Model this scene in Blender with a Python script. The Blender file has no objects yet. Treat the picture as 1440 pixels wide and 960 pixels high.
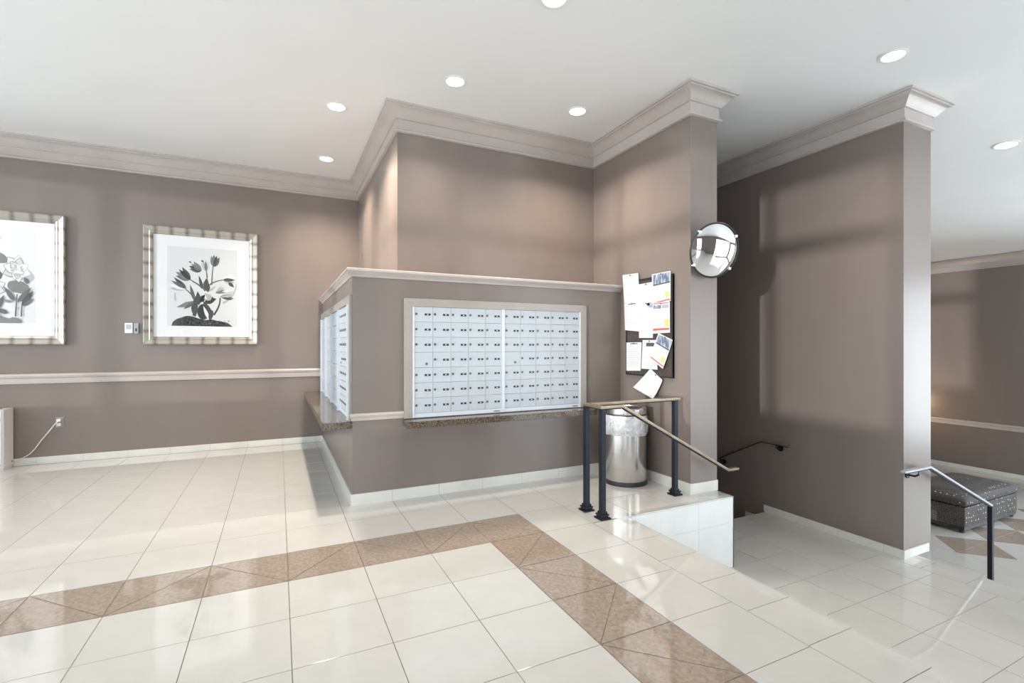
import bpy, bmesh, math, random
from mathutils import Vector, Matrix
random.seed(7)
S = bpy.context.scene
COL = S.collection

# ---------------------------------------------------------------- camera
H = 1.475
cam_d = bpy.data.cameras.new('camera')
cam = bpy.data.objects.new('camera', cam_d); COL.objects.link(cam)
cam.location = (0, 0, H)
cam.rotation_euler = (math.pi / 2, 0, -0.449)
cam_d.sensor_width = 36.0
cam_d.lens = 681.86 / 1440 * 36
cam_d.shift_y = 4.54 / 1440
cam_d.clip_start = 0.05
cam_d.clip_end = 200
S.camera = cam

# ---------------------------------------------------------------- world, daylight, exposure
W = bpy.data.worlds.new('daylight'); S.world = W
W.use_nodes = True
bg = W.node_tree.nodes['Background']
bg.inputs['Color'].default_value = (0.84, 0.93, 1.0, 1)
bg.inputs['Strength'].default_value = 9.6
S.view_settings.view_transform = 'Standard'
S.view_settings.look = 'None'
S.view_settings.gamma = 1.0
S.view_settings.exposure = -0.42
S.view_settings.use_curve_mapping = False
try:
    S.cycles.max_bounces = 10; S.cycles.diffuse_bounces = 6; S.cycles.glossy_bounces = 5
    S.cycles.transparent_max_bounces = 8; S.cycles.sample_clamp_indirect = 6.0
    S.cycles.caustics_reflective = False; S.cycles.caustics_refractive = False
except Exception:
    pass

sun_d = bpy.data.lights.new('street_glare', 'SUN')           # low light bounced in off the street through the left storefront
sun_d.energy = 2.6; sun_d.angle = math.radians(0.9); sun_d.color = (1.0, 0.98, 0.97)
sun = bpy.data.objects.new('street_glare', sun_d); COL.objects.link(sun)
sun.rotation_euler = Vector((-0.905, -0.425, 0.012)).to_track_quat('Z', 'Y').to_euler()

def portal(name, loc, direction, sx, sy):
    d = bpy.data.lights.new(name, 'AREA'); d.shape = 'RECTANGLE'; d.size = sx; d.size_y = sy
    d.cycles.is_portal = True
    o = bpy.data.objects.new(name, d); COL.objects.link(o); o.location = loc
    o.rotation_euler = Vector(direction).to_track_quat('-Z', 'Y' if abs(direction[2]) < .5 else 'X').to_euler()
    return o

# ---------------------------------------------------------------- materials
MATS = {}
def nodes_of(name):
    m = bpy.data.materials.new(name); m.use_nodes = True
    nt = m.node_tree; b = nt.nodes['Principled BSDF']
    MATS[name] = m
    return m, nt, b
def setp(b, **k):
    for n, v in k.items():
        n = n.replace('_', ' ')
        if n in b.inputs:
            b.inputs[n].default_value = v
def plain(name, col, rough=0.5, metal=0.0, **k):
    m, nt, b = nodes_of(name)
    setp(b, Base_Color=(*col, 1), Roughness=rough, Metallic=metal, **k)
    return m
def mottled(name, c1, c2, scale, rough=0.5, bump=0.0, detail=4.0, coords='Object', metal=0.0, lo=0.35, hi=0.65, stretch=None, distort=0.0, **k):
    m, nt, b = nodes_of(name)
    tc = nt.nodes.new('ShaderNodeTexCoord')
    n = nt.nodes.new('ShaderNodeTexNoise'); n.inputs['Scale'].default_value = scale; n.inputs['Detail'].default_value = detail
    n.inputs['Distortion'].default_value = distort
    if stretch:
        mp = nt.nodes.new('ShaderNodeMapping'); mp.inputs['Scale'].default_value = stretch
        nt.links.new(tc.outputs[coords], mp.inputs['Vector']); nt.links.new(mp.outputs[0], n.inputs['Vector'])
    else:
        nt.links.new(tc.outputs[coords], n.inputs['Vector'])
    r = nt.nodes.new('ShaderNodeValToRGB')
    r.color_ramp.elements[0].position = lo; r.color_ramp.elements[0].color = (*c1, 1)
    r.color_ramp.elements[1].position = hi; r.color_ramp.elements[1].color = (*c2, 1)
    nt.links.new(n.outputs['Fac'], r.inputs['Fac']); nt.links.new(r.outputs['Color'], b.inputs['Base Color'])
    setp(b, Roughness=rough, Metallic=metal, **k)
    if bump:
        bp = nt.nodes.new('ShaderNodeBump'); bp.inputs['Strength'].default_value = bump; bp.inputs['Distance'].default_value = 0.01
        nt.links.new(n.outputs['Fac'], bp.inputs['Height']); nt.links.new(bp.outputs[0], b.inputs['Normal'])
    return m

mottled('wall_paint', (0.188, 0.154, 0.136), (0.200, 0.165, 0.147), 1.6, rough=0.30, bump=0.01, stretch=(2, 2, .5))
mottled('trim_paint', (0.44, 0.392, 0.364), (0.48, 0.43, 0.40), 3.0, rough=0.30)
mottled('frame_paint', (0.315, 0.285, 0.258), (0.345, 0.315, 0.285), 3.0, rough=0.3)
mottled('ceiling_paint', (0.84, 0.845, 0.84), (0.87, 0.87, 0.865), 0.8, rough=0.55)
mottled('cream_tile', (0.515, 0.507, 0.480), (0.535, 0.527, 0.50), 5.0, rough=0.05, coords='Object', distort=.6, Specular_IOR_Level=1.0)
mottled('brown_tile', (0.262, 0.208, 0.166), (0.352, 0.286, 0.234), 38.0, rough=0.05, detail=8.0, distort=.5, Specular_IOR_Level=1.0)
mottled('grout', (0.16, 0.14, 0.12), (0.24, 0.21, 0.18), 20.0, rough=0.9)
mottled('pale_grout', (0.42, 0.39, 0.34), (0.5, 0.47, 0.42), 20.0, rough=0.9)
mottled('skirting_tile', (0.62, 0.615, 0.58), (0.67, 0.665, 0.63), 4.0, rough=0.16)
mottled('white_riser_tile', (0.69, 0.695, 0.685), (0.73, 0.735, 0.725), 4.0, rough=0.14)
mottled('mail_metal', (0.43, 0.465, 0.50), (0.46, 0.495, 0.53), 6.0, rough=0.42)
plain('mail_bright', (0.60, 0.65, 0.70), 0.3)
plain('lock_metal', (0.13, 0.135, 0.14), 0.45, 0.5)
plain('black_plate', (0.012, 0.012, 0.014), 0.4)
plain('plate_insert', (0.55, 0.57, 0.58), 0.5)
mottled('granite', (0.028, 0.021, 0.016), (0.20, 0.155, 0.115), 95.0, rough=0.09, detail=3.0, lo=.38, hi=.66, Specular_IOR_Level=.2)
plain('rail_black', (0.007, 0.010, 0.018), 0.5, Specular_IOR_Level=.3)
mottled('rail_bronze', (0.30, 0.245, 0.17), (0.38, 0.32, 0.23), 9.0, rough=0.32, metal=0.7)
mottled('steel', (0.60, 0.59, 0.58), (0.70, 0.69, 0.68), 3.0, rough=0.24, metal=1.0, stretch=(1, 1, 60))
mottled('rail_steel', (0.40, 0.41, 0.43), (0.46, 0.47, 0.49), 9.0, rough=0.42, metal=0.7)
plain('dark_plastic', (0.02, 0.022, 0.026), 0.45)
plain('white_plastic', (0.78, 0.78, 0.76), 0.4)
plain('lens_trim', (0.85, 0.85, 0.84), 0.35)
plain('paper', (0.62, 0.63, 0.645), 0.7)
plain('print_grey', (0.33, 0.345, 0.37), 0.7)
plain('print_faint', (0.43, 0.445, 0.47), 0.7)
plain('print_dark', (0.07, 0.075, 0.085), 0.6)
plain('print_red', (0.62, 0.10, 0.09), 0.6)
plain('print_orange', (0.85, 0.50, 0.16), 0.6)
mottled('print_photo', (0.09, 0.13, 0.20), (0.42, 0.47, 0.54), 26.0, rough=0.6, stretch=(1, 1, .35), lo=.4, hi=.6)
mottled('cork_board', (0.045, 0.034, 0.030), (0.075, 0.058, 0.052), 60.0, rough=0.85)
plain('frame_black', (0.018, 0.016, 0.016), 0.4)
plain('mat_board', (0.78, 0.785, 0.79), 0.8)
plain('art_paper', (0.67, 0.68, 0.68), 0.7)
for g_ in (3, 8, 15, 25, 40, 55, 70, 90):
    v = g_ / 100.0 * (.6 if g_ <= 40 else 1)
    plain('ink_%02d' % g_, (v * .78, v * .78, v * .78) if g_ < 90 else (.78, .78, .78), 0.7)
mottled('ink_soil', (0.012, 0.012, 0.012), (0.09, 0.09, 0.09), 55.0, rough=0.8, lo=.42, hi=.62)
mottled('mirror_glass', (0.93, 0.94, 0.94), (0.95, 0.95, 0.95), 2.0, rough=0.01, metal=1.0)
plain('outlet_ivory', (0.30, 0.26, 0.25), 0.5)
plain('cord_white', (0.72, 0.70, 0.68), 0.5)
plain('ac_panel', (0.62, 0.585, 0.555), 0.4)
plain('ac_front', (0.76, 0.79, 0.80), 0.35)
plain('window_metal', (0.09, 0.09, 0.10), 0.4, 0.3)
plain('sofa_blue', (0.03, 0.05, 0.10), 0.8)
plain('teal_top', (0.03, 0.22, 0.28), 0.35)

def frame_silver(name, axis):
    """champagne leaf with darker cross bands every 18 cm along the rail"""
    m, nt, b = nodes_of(name)
    tc = nt.nodes.new('ShaderNodeTexCoord'); sp = nt.nodes.new('ShaderNodeSeparateXYZ')
    nt.links.new(tc.outputs['Object'], sp.inputs[0])
    md = nt.nodes.new('ShaderNodeMath'); md.operation = 'PINGPONG'; md.inputs[1].default_value = 0.09
    nt.links.new(sp.outputs[axis], md.inputs[0])
    n = nt.nodes.new('ShaderNodeTexNoise'); n.inputs['Scale'].default_value = 22; nt.links.new(tc.outputs['Object'], n.inputs['Vector'])
    ad = nt.nodes.new('ShaderNodeMath'); ad.operation = 'MULTIPLY_ADD'; ad.inputs[1].default_value = .03
    nt.links.new(n.outputs['Fac'], ad.inputs[0]); nt.links.new(md.outputs[0], ad.inputs[2])
    r = nt.nodes.new('ShaderNodeValToRGB')
    r.color_ramp.elements[0].position = 0.012; r.color_ramp.elements[0].color = (0.19, 0.165, 0.14, 1)
    r.color_ramp.elements[1].position = 0.055; r.color_ramp.elements[1].color = (0.44, 0.41, 0.36, 1)
    nt.links.new(ad.outputs[0], r.inputs['Fac']); nt.links.new(r.outputs[0], b.inputs['Base Color'])
    setp(b, Roughness=0.3, Metallic=0.5)
frame_silver('frame_silver_x', 'X'); frame_silver('frame_silver_z', 'Z')

def fabric():
    m, nt, b = nodes_of('ottoman_fabric')
    tc = nt.nodes.new('ShaderNodeTexCoord')
    def dots(scale, rad):
        v = nt.nodes.new('ShaderNodeTexVoronoi'); v.inputs['Scale'].default_value = scale; v.inputs['Randomness'].default_value = 0.35
        nt.links.new(tc.outputs['Object'], v.inputs['Vector'])
        l = nt.nodes.new('ShaderNodeMath'); l.operation = 'LESS_THAN'; l.inputs[1].default_value = rad
        nt.links.new(v.outputs['Distance'], l.inputs[0]); return l
    big = dots(13.0, 0.15); small = dots(34.0, 0.24)
    base = nt.nodes.new('ShaderNodeMixRGB'); base.inputs[1].default_value = (0.058, 0.052, 0.050, 1); base.inputs[2].default_value = (0.17, 0.158, 0.15, 1)
    nt.links.new(small.outputs[0], base.inputs[0])
    top = nt.nodes.new('ShaderNodeMixRGB'); top.inputs[2].default_value = (0.62, 0.56, 0.47, 1)
    nt.links.new(big.outputs[0], top.inputs[0]); nt.links.new(base.outputs[0], top.inputs[1])
    nt.links.new(top.outputs[0], b.inputs['Base Color']); setp(b, Roughness=0.75)
fabric()

def glass(name, refl=0.06, tint=(1, 1, 1)):
    m = bpy.data.materials.new(name); m.use_nodes = True; nt = m.node_tree; nt.nodes.clear()
    o = nt.nodes.new('ShaderNodeOutputMaterial'); mx = nt.nodes.new('ShaderNodeMixShader')
    t = nt.nodes.new('ShaderNodeBsdfTransparent'); t.inputs[0].default_value = (*tint, 1)
    g = nt.nodes.new('ShaderNodeBsdfGlossy'); g.inputs['Roughness'].default_value = 0.02
    lw = nt.nodes.new('ShaderNodeLayerWeight'); lw.inputs['Blend'].default_value = refl
    nt.links.new(lw.outputs['Fresnel'], mx.inputs[0]); nt.links.new(t.outputs[0], mx.inputs[1]); nt.links.new(g.outputs[0], mx.inputs[2])
    nt.links.new(mx.outputs[0], o.inputs[0]); MATS[name] = m
glass('pane_glass', 0.10); glass('picture_glass', 0.06)

def bag():
    m = bpy.data.materials.new('liner_plastic'); m.use_nodes = True; nt = m.node_tree
    b = nt.nodes['Principled BSDF']; MATS['liner_plastic'] = m
    tc = nt.nodes.new('ShaderNodeTexCoord'); n = nt.nodes.new('ShaderNodeTexNoise'); n.inputs['Scale'].default_value = 14; n.inputs['Distortion'].default_value = 2
    nt.links.new(tc.outputs['Object'], n.inputs['Vector'])
    bp = nt.nodes.new('ShaderNodeBump'); bp.inputs['Strength'].default_value = .5; bp.inputs['Distance'].default_value = .02
    nt.links.new(n.outputs[0], bp.inputs['Height']); nt.links.new(bp.outputs[0], b.inputs['Normal'])
    r = nt.nodes.new('ShaderNodeMapRange'); r.inputs[1].default_value = .3; r.inputs[2].default_value = .7; r.inputs[3].default_value = .45; r.inputs[4].default_value = .9
    nt.links.new(n.outputs[0], r.inputs[0]); nt.links.new(r.outputs[0], b.inputs['Alpha'])
    setp(b, Base_Color=(.80, .81, .82, 1), Roughness=.3)
bag()

def emit(name, col, strength):
    m = bpy.data.materials.new(name); m.use_nodes = True; nt = m.node_tree; nt.nodes.clear()
    o = nt.nodes.new('ShaderNodeOutputMaterial'); e = nt.nodes.new('ShaderNodeEmission')
    e.inputs[0].default_value = (*col, 1); e.inputs[1].default_value = strength
    nt.links.new(e.outputs[0], o.inputs[0]); MATS[name] = m
emit('lamp_glow', (1.0, 0.93, 0.82), 14.0)

# ---------------------------------------------------------------- mesh helpers
class MB:
    def __init__(s):
        s.v = []; s.f = []; s.m = []; s.mats = []
    def mi(s, mat):
        if mat not in s.mats: s.mats.append(mat)
        return s.mats.index(mat)
    def add(s, vs, fs, mat):
        o = len(s.v); k = s.mi(mat)
        s.v += [tuple(v) for v in vs]
        for f in fs:
            s.f.append(tuple(i + o for i in f)); s.m.append(k)
        return s
    def box(s, x0, x1, y0, y1, z0, z1, mat):
        x0, x1 = min(x0, x1), max(x0, x1); y0, y1 = min(y0, y1), max(y0, y1); z0, z1 = min(z0, z1), max(z0, z1)
        vs = [(x0, y0, z0), (x1, y0, z0), (x1, y1, z0), (x0, y1, z0), (x0, y0, z1), (x1, y0, z1), (x1, y1, z1), (x0, y1, z1)]
        return s.add(vs, [(0, 3, 2, 1), (4, 5, 6, 7), (0, 1, 5, 4), (1, 2, 6, 5), (2, 3, 7, 6), (3, 0, 4, 7)], mat)
    def prism(s, poly, z0, z1, mat):                    # poly CCW in xy
        n = len(poly)
        vs = [(x, y, z0) for x, y in poly] + [(x, y, z1) for x, y in poly]
        fs = [tuple(range(n - 1, -1, -1)), tuple(range(n, 2 * n))] + [(i, (i + 1) % n, n + (i + 1) % n, n + i) for i in range(n)]
        return s.add(vs, fs, mat)
    def cyl(s, c, r0, r1, z0, z1, mat, n=32, cap=True):
        vs = []; fs = []
        for z, r in ((z0, r0), (z1, r1)):
            for i in range(n):
                a = 2 * math.pi * i / n; vs.append((c[0] + r * math.cos(a), c[1] + r * math.sin(a), z))
        for i in range(n): fs.append((i, (i + 1) % n, n + (i + 1) % n, n + i))
        if cap: fs += [tuple(range(n - 1, -1, -1)), tuple(range(n, 2 * n))]
        return s.add(vs, fs, mat)
    def lathe(s, prof, mat, c=(0, 0), n=40, wob=None):  # prof: (r,z) bottom to top
        vs = []; fs = []; k = len(prof)
        for j, (r, z) in enumerate(prof):
            for i in range(n):
                a = 2 * math.pi * i / n; rr = r + (wob(a, j) if wob else 0)
                vs.append((c[0] + rr * math.cos(a), c[1] + rr * math.sin(a), z))
        for j in range(k - 1):
            for i in range(n):
                fs.append((j * n + i, j * n + (i + 1) % n, (j + 1) * n + (i + 1) % n, (j + 1) * n + i))
        return s.add(vs, fs, mat)
    def sweep(s, path, prof, mat, closed_prof=True):    # plan path (x,y); prof (offset to the left of travel, z)
        n = len(path); k = len(prof); vs = []
        P = [Vector(p) for p in path]
        for i in range(n):
            if i == 0: d = (P[1] - P[0]).normalized(); nv = Vector((-d.y, d.x))
            elif i == n - 1: d = (P[-1] - P[-2]).normalized(); nv = Vector((-d.y, d.x))
            else:
                a = (P[i] - P[i - 1]).normalized(); b = (P[i + 1] - P[i]).normalized()
                na = Vector((-a.y, a.x)); nb = Vector((-b.y, b.x)); m_ = (na + nb)
                nv = m_ / (m_.dot(na)) if m_.length > 1e-6 else na
            for o, z in prof: vs.append((P[i].x + nv.x * o, P[i].y + nv.y * o, z))
        fs = []
        for i in range(n - 1):
            for j in range(k if closed_prof else k - 1):
                j2 = (j + 1) % k
                fs.append((i * k + j, (i + 1) * k + j, (i + 1) * k + j2, i * k + j2))
        if closed_prof: fs += [tuple(range(k)), tuple(range((n - 1) * k + k - 1, (n - 1) * k - 1, -1))]
        return s.add(vs, fs, mat)
    def bar(s, path, w, h, mat):                        # rectangular bar along a 3D path, top at the path, mitred
        P = [Vector(p) for p in path]; n = len(P); vs = []
        for i in range(n):
            if i == 0: d = (P[1] - P[0]).normalized(); nm = d
            elif i == n - 1: d = (P[-1] - P[-2]).normalized(); nm = d
            else:
                d = (P[i] - P[i - 1]).normalized(); e = (P[i + 1] - P[i]).normalized(); nm = (d + e).normalized()
            sd = Vector((d.y, -d.x, 0)).normalized(); up = sd.cross(d).normalized()
            if up.z < 0: up = -up
            for a, b in ((-w / 2, 0), (w / 2, 0), (w / 2 * .86, -h), (-w / 2 * .86, -h)):
                off = sd * a + up * b
                t = -off.dot(nm) / d.dot(nm)
                vs.append(P[i] + off + d * t)
        fs = []
        for i in range(n - 1):
            for j in range(4):
                j2 = (j + 1) % 4
                fs.append((i * 4 + j, (i + 1) * 4 + j, (i + 1) * 4 + j2, i * 4 + j2))
        fs += [(0, 1, 2, 3), ((n - 1) * 4 + 3, (n - 1) * 4 + 2, (n - 1) * 4 + 1, (n - 1) * 4)]
        return s.add(vs, fs, mat)
    def tube(s, path, r, mat, n=10):
        P = [Vector(p) for p in path]; vs = []; fs = []
        for i in range(len(P)):
            d = (P[min(i + 1, len(P) - 1)] - P[max(i - 1, 0)]).normalized()
            u = d.cross(Vector((0, 0, 1)))
            u = u.normalized() if u.length > 1e-4 else Vector((1, 0, 0))
            w = u.cross(d).normalized()
            for k in range(n):
                a = 2 * math.pi * k / n; vs.append(P[i] + (u * math.cos(a) + w * math.sin(a)) * r)
        for i in range(len(P) - 1):
            for k in range(n): fs.append((i * n + k, i * n + (k + 1) % n, (i + 1) * n + (k + 1) % n, (i + 1) * n + k))
        fs += [tuple(range(n)), tuple(range((len(P) - 1) * n + n - 1, (len(P) - 1) * n - 1, -1))]
        return s.add(vs, fs, mat)
    def mesh(s, name, smooth=None, bevel=0.0):
        me = bpy.data.meshes.new(name); me.from_pydata(s.v, [], s.f); me.update()
        for mt in s.mats: me.materials.append(MATS[mt])
        for p, k in zip(me.polygons, s.m): p.material_index = k
        bm = bmesh.new(); bm.from_mesh(me)
        bmesh.ops.recalc_face_normals(bm, faces=bm.faces)
        if bevel:
            bmesh.ops.bevel(bm, geom=[e for e in bm.edges if e.is_manifold and e.calc_face_angle(0) > .5], offset=bevel, segments=2, profile=.7, affect='EDGES', clamp_overlap=True)
        bm.to_mesh(me); bm.free()
        if smooth is not None:
            me.shade_smooth() if hasattr(me, 'shade_smooth') else None
            try: me.set_sharp_from_angle(angle=math.radians(smooth))
            except Exception: pass
        return me
    def build(s, name, parent=None, smooth=None, bevel=0.0, loc=None):
        me = s.mesh(name, smooth, bevel)
        return link(name, me, parent, loc)

def link(name, me, parent=None, loc=None):
    o = bpy.data.objects.new(name, me); COL.objects.link(o)
    if parent is not None: o.parent = parent
    if loc is not None: o.location = loc
    return o
def tag(o, label, cat, group=None, kind=None):
    o['label'] = label; o['category'] = cat
    if group: o['group'] = group
    if kind: o['kind'] = kind
    return o
def thing(name, loc, label, cat, group=None, rotz=0.0, kind=None):
    o = bpy.data.objects.new(name, None); COL.objects.link(o)
    o.location = loc; o.rotation_euler = (0, 0, rotz); o.empty_display_size = .1
    return tag(o, label, cat, group, kind)
def project(p):
    s, c = math.sin(.449), math.cos(.449)
    d = p[0] * s + p[1] * c; r = p[0] * c - p[1] * s
    if d < .05: return None
    return 720 + 681.86 * r / d, 484.54 - 681.86 * (p[2] - H) / d
def in_view(pts, m=6):
    for p in pts:
        q = project(p)
        if q and -m < q[0] < 1440 + m and -m < q[1] < 960 + m: return True
    return False

# ---------------------------------------------------------------- dimensions
ZC = 4.0                    # ceiling
T = 0.45725                 # tile
GX, GY = 0.0562, 2.875      # tile grid origin on the main floor
YB = 7.93                   # back wall
XM, YM = 0.61, 4.63         # mailbox block corner
XU, YU = 1.14, 5.17         # wall above, set back
XW, YW, XW2 = 3.66, 3.54, 4.02      # divider wall beside the stairs
XS, YS, XS2 = 5.70, 2.70, 6.22      # stairwell wall
XE = 2.70                   # nosing of the upper floor
ZL, XL0, XL1 = -0.69, 3.60, 5.92    # landing
ZO, XO = -1.38, 7.00        # lower lobby floor
XF = 14.2                   # far wall
XLEFT, YREAR = -6.0, -4.5

def struct(name, mb, label, cat, parent=None, smooth=None, bevel=0.0):
    o = mb.build(name, parent, smooth, bevel)
    if parent is None: tag(o, label, cat, kind='structure')
    return o

# ---------------------------------------------------------------- walls
wall_back = struct('wall_back', MB().box(XLEFT, XS2, YB, YB + .15, -2.6, ZC, 'wall_paint'), 'taupe painted back wall behind the framed flower pictures', 'wall')
wall_mail = struct('wall_mailbox', MB().box(XM, XW + .02, YM, YB, 0, 2.10, 'wall_paint'), 'low taupe wall block that holds the mailboxes', 'wall')
wall_upper = struct('wall_upper', MB().box(XU, XW + .02, YU, YB, 2.10, ZC, 'wall_paint'), 'tall taupe wall set back above the mailbox block', 'wall')
wall_div = struct('wall_divider', MB().box(XW, XW2, YW, YB, -2.6, ZC, 'wall_paint'), 'taupe wall pier with the notice board beside the stairs', 'wall')
wall_stair = struct('wall_stair', MB().box(XS, XS2, YS, YB, -2.6, ZC, 'wall_paint'), 'tall glossy taupe wall right of the stairwell', 'wall')
wall_far = struct('wall_far', MB().box(XF, XF + .15, 3.6, YB + .15, ZO - .1, ZC, 'wall_paint'), 'dark taupe far wall of the lower lobby', 'wall')
struct('wall_lobby', MB().box(XS2, XF + .15, YB, YB + .15, ZO - .1, ZC, 'wall_paint'), 'taupe end wall of the lower lobby behind the stair wall', 'wall')

def windowed_wall(name, axis, pos, a0, a1, z0, z1, openings, label, th=.15):
    """wall along axis ('x' or 'y') with rectangular openings (b0,b1,c0,c1); outside is +th"""
    mb = MB()
    def bx(p0, p1, q0, q1):
        if p1 - p0 < 1e-4 or q1 - q0 < 1e-4: return
        if axis == 'x': mb.box(p0, p1, pos, pos + th, q0, q1, 'wall_paint')
        else: mb.box(pos, pos + th, p0, p1, q0, q1, 'wall_paint')
    cur = a0
    for b0, b1, c0, c1 in openings:
        bx(cur, b0, z0, z1); bx(b0, b1, z0, c0); bx(b0, b1, c1, z1); cur = b1
    bx(cur, a1, z0, z1)
    return struct(name, mb, label, 'wall')
WN = [0]
def window(axis, pos, b0, b1, c0, c1, ncol, bars, label):
    WN[0] += 1
    o = bpy.data.objects.new('window_%d' % WN[0], None); COL.objects.link(o); tag(o, label, 'window', kind='structure')
    def bx(mb, p0, p1, q0, q1, e0, e1, mat):
        if axis == 'x': mb.box(p0, p1, pos + e0, pos + e1, q0, q1, mat)
        else: mb.box(pos + e0, pos + e1, p0, p1, q0, q1, mat)
    f = .05
    mb = MB(); bx(mb, b0, b1, c0, c0 + f, .02, .12, 'window_metal'); bx(mb, b0, b1, c1 - f, c1, .02, .12, 'window_metal')
    bx(mb, b0, b0 + f, c0 + f, c1 - f, .02, .12, 'window_metal'); bx(mb, b1 - f, b1, c0 + f, c1 - f, .02, .12, 'window_metal')
    mb.build('window_frame', o)
    for i in range(1, ncol):
        x = b0 + (b1 - b0) * i / ncol
        mb = MB(); bx(mb, x - .04, x + .04, c0 + f, c1 - f, .02, .12, 'window_metal'); mb.build('mullion', o)
    for z, hh in bars:
        mb = MB(); bx(mb, b0 + f, b1 - f, z, z + hh, .03, .11, 'window_metal'); mb.build('transom', o)
    for i in range(ncol):
        p0 = b0 + (b1 - b0) * i / ncol; p1 = b0 + (b1 - b0) * (i + 1) / ncol
        mb = MB(); bx(mb, p0 + .03, p1 - .03, c0 + .03, c1 - .03, .066, .072, 'pane_glass'); mb.build('pane', o)
    return o

# left storefront
LW = [(-4.2, 2.9, 0.70, 3.60), (3.3, 6.9, 0.70, 3.60)]
windowed_wall('wall_left', 'y', XLEFT, YREAR, YB + .15, -.1, ZC, LW, 'taupe wall with the storefront window left of the lobby', th=-.15)
window('y', XLEFT - .14, *LW[0], 5, [(2.72, .2)], 'wide storefront window in the left wall')
window('y', XLEFT - .14, *LW[1], 4, [], 'narrower storefront window nearest the back wall')
portal('daylight_left', (XLEFT + .02, -.65, 2.15), (1, 0, 0), 7.1, 2.9)
portal('daylight_corner', (XLEFT + .02, 5.1, 2.15), (1, 0, 0), 3.6, 2.9)
RW = [(-5.2, -2.8, 0.9, 3.6), (0.5, 1.9, 0.15, 3.3), (6.3, 13.8, -1.2, 3.3)]
windowed_wall('wall_rear', 'x', YREAR, XLEFT - .15, XF + .15, ZO - .1, ZC, RW, 'taupe wall with street windows behind the viewer', th=-.15)
window('x', YREAR - .14, *RW[1], 1, [(2.72, .1)], 'tall street window behind the upper lobby floor')
window('x', YREAR - .14, *RW[0], 2, [], 'added street window at the rear left that lights the back wall')  # unseen window, added with its portal to brighten the back wall
portal('daylight_added_window', (-4.0, YREAR + .02, 2.25), (0, 1, 0), 2.4, 2.7)
window('x', YREAR - .14, *RW[2], 6, [(2.3, .1)], 'street window behind the lower lobby floor')
portal('daylight_rear', (1.2, YREAR + .02, 1.72), (0, 1, 0), 1.4, 3.15)
portal('daylight_lobby', (10.05, YREAR + .02, 1.05), (0, 1, 0), 7.5, 4.5)
FW = [(-3.6, 2.4, -1.0, 3.0)]
windowed_wall('wall_right', 'y', XF, YREAR, 3.6, ZO - .1, ZC, FW, 'taupe wall with windows right of the lower lobby')
window('y', XF + .02, *FW[0], 4, [(2.2, .1)], 'wide window in the right wall of the lower lobby')
portal('daylight_right', (XF - .02, -.6, 1.0), (-1, 0, 0), 6.0, 4.0)

# ---------------------------------------------------------------- ceiling
struct('ceiling', MB().box(XLEFT - .15, 6.07, YREAR - .15, YB + .15, ZC, ZC + .12, 'ceiling_paint'), 'smooth white ceiling over the upper lobby', 'ceiling')
ZF = 3.43
mb = MB(); y0, y1 = YREAR - .15, YB + .15
vs = [(6.07, y0, ZC), (XF + .15, y0, ZF), (XF + .15, y1, ZF), (6.07, y1, ZC), (6.07, y0, ZC + .12), (XF + .15, y0, ZC + .12), (XF + .15, y1, ZC + .12), (6.07, y1, ZC + .12)]
mb.add(vs, [(0, 3, 2, 1), (4, 5, 6, 7), (0, 1, 5, 4), (1, 2, 6, 5), (2, 3, 7, 6), (3, 0, 4, 7)], 'ceiling_paint')
struct('ceiling_lobby', mb, 'white gently sloping ceiling over the lower lobby', 'ceiling')

# ---------------------------------------------------------------- floors
def square_tile(name, w, h, mat, th=.012):
    return MB().box(-w / 2, w / 2, -h / 2, h / 2, -th, 0, mat).mesh(name, bevel=.0012)
G = .0042                                               # joint
mb = MB()
mb.box(XLEFT, XE - .02, YREAR, YB, -.30, -.0025, 'grout')
floor = struct('floor', mb, 'polished cream tile floor of the upper lobby with a brown border', 'floor')
tile_me = square_tile('tile', T - G, T - G, 'cream_tile')
rest = MB(); nt_ = 0
def put_tile(cx, cy, z=0.0, me=None, parent=floor):
    return link('tile', me or tile_me, parent, (cx, cy, z))
def clip_tile(x0, x1, y0, y1, z, parent, mat='cream_tile', name='tile'):
    cx, cy = (x0 + x1) / 2, (y0 + y1) / 2
    return MB().box(x0 - cx + G / 2, x1 - cx - G / 2, y0 - cy + G / 2, y1 - cy - G / 2, -.012, 0, mat).build(name, parent, bevel=.0012, loc=(cx, cy, z))
def tri_tile(pts, z, parent, mat='brown_tile'):
    cx = sum(p[0] for p in pts) / 3; cy = sum(p[1] for p in pts) / 3
    # shrink inwards by half the joint
    P = [Vector((p[0] - cx, p[1] - cy)) for p in pts]
    a = (P[1] - P[0]).cross(P[2] - P[0]) if False else ((P[1] - P[0]).x * (P[2] - P[0]).y - (P[1] - P[0]).y * (P[2] - P[0]).x)
    if a < 0: P.reverse()
    per = sum((P[(i + 1) % 3] - P[i]).length for i in range(3)); r_in = abs(a) / per
    k = 1 - (.006 / 2) / r_in
    return MB().prism([(p.x * k, p.y * k) for p in P], -.012, 0, mat).build('tile', parent, loc=(cx, cy, z))
def gx(i): return GX + T * i
def gy(j): return GY + T * j
def blocked(x0, x1, y0, y1):                            # under the mailbox block
    return x0 >= XM - .02 and y0 >= YM - .02
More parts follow.
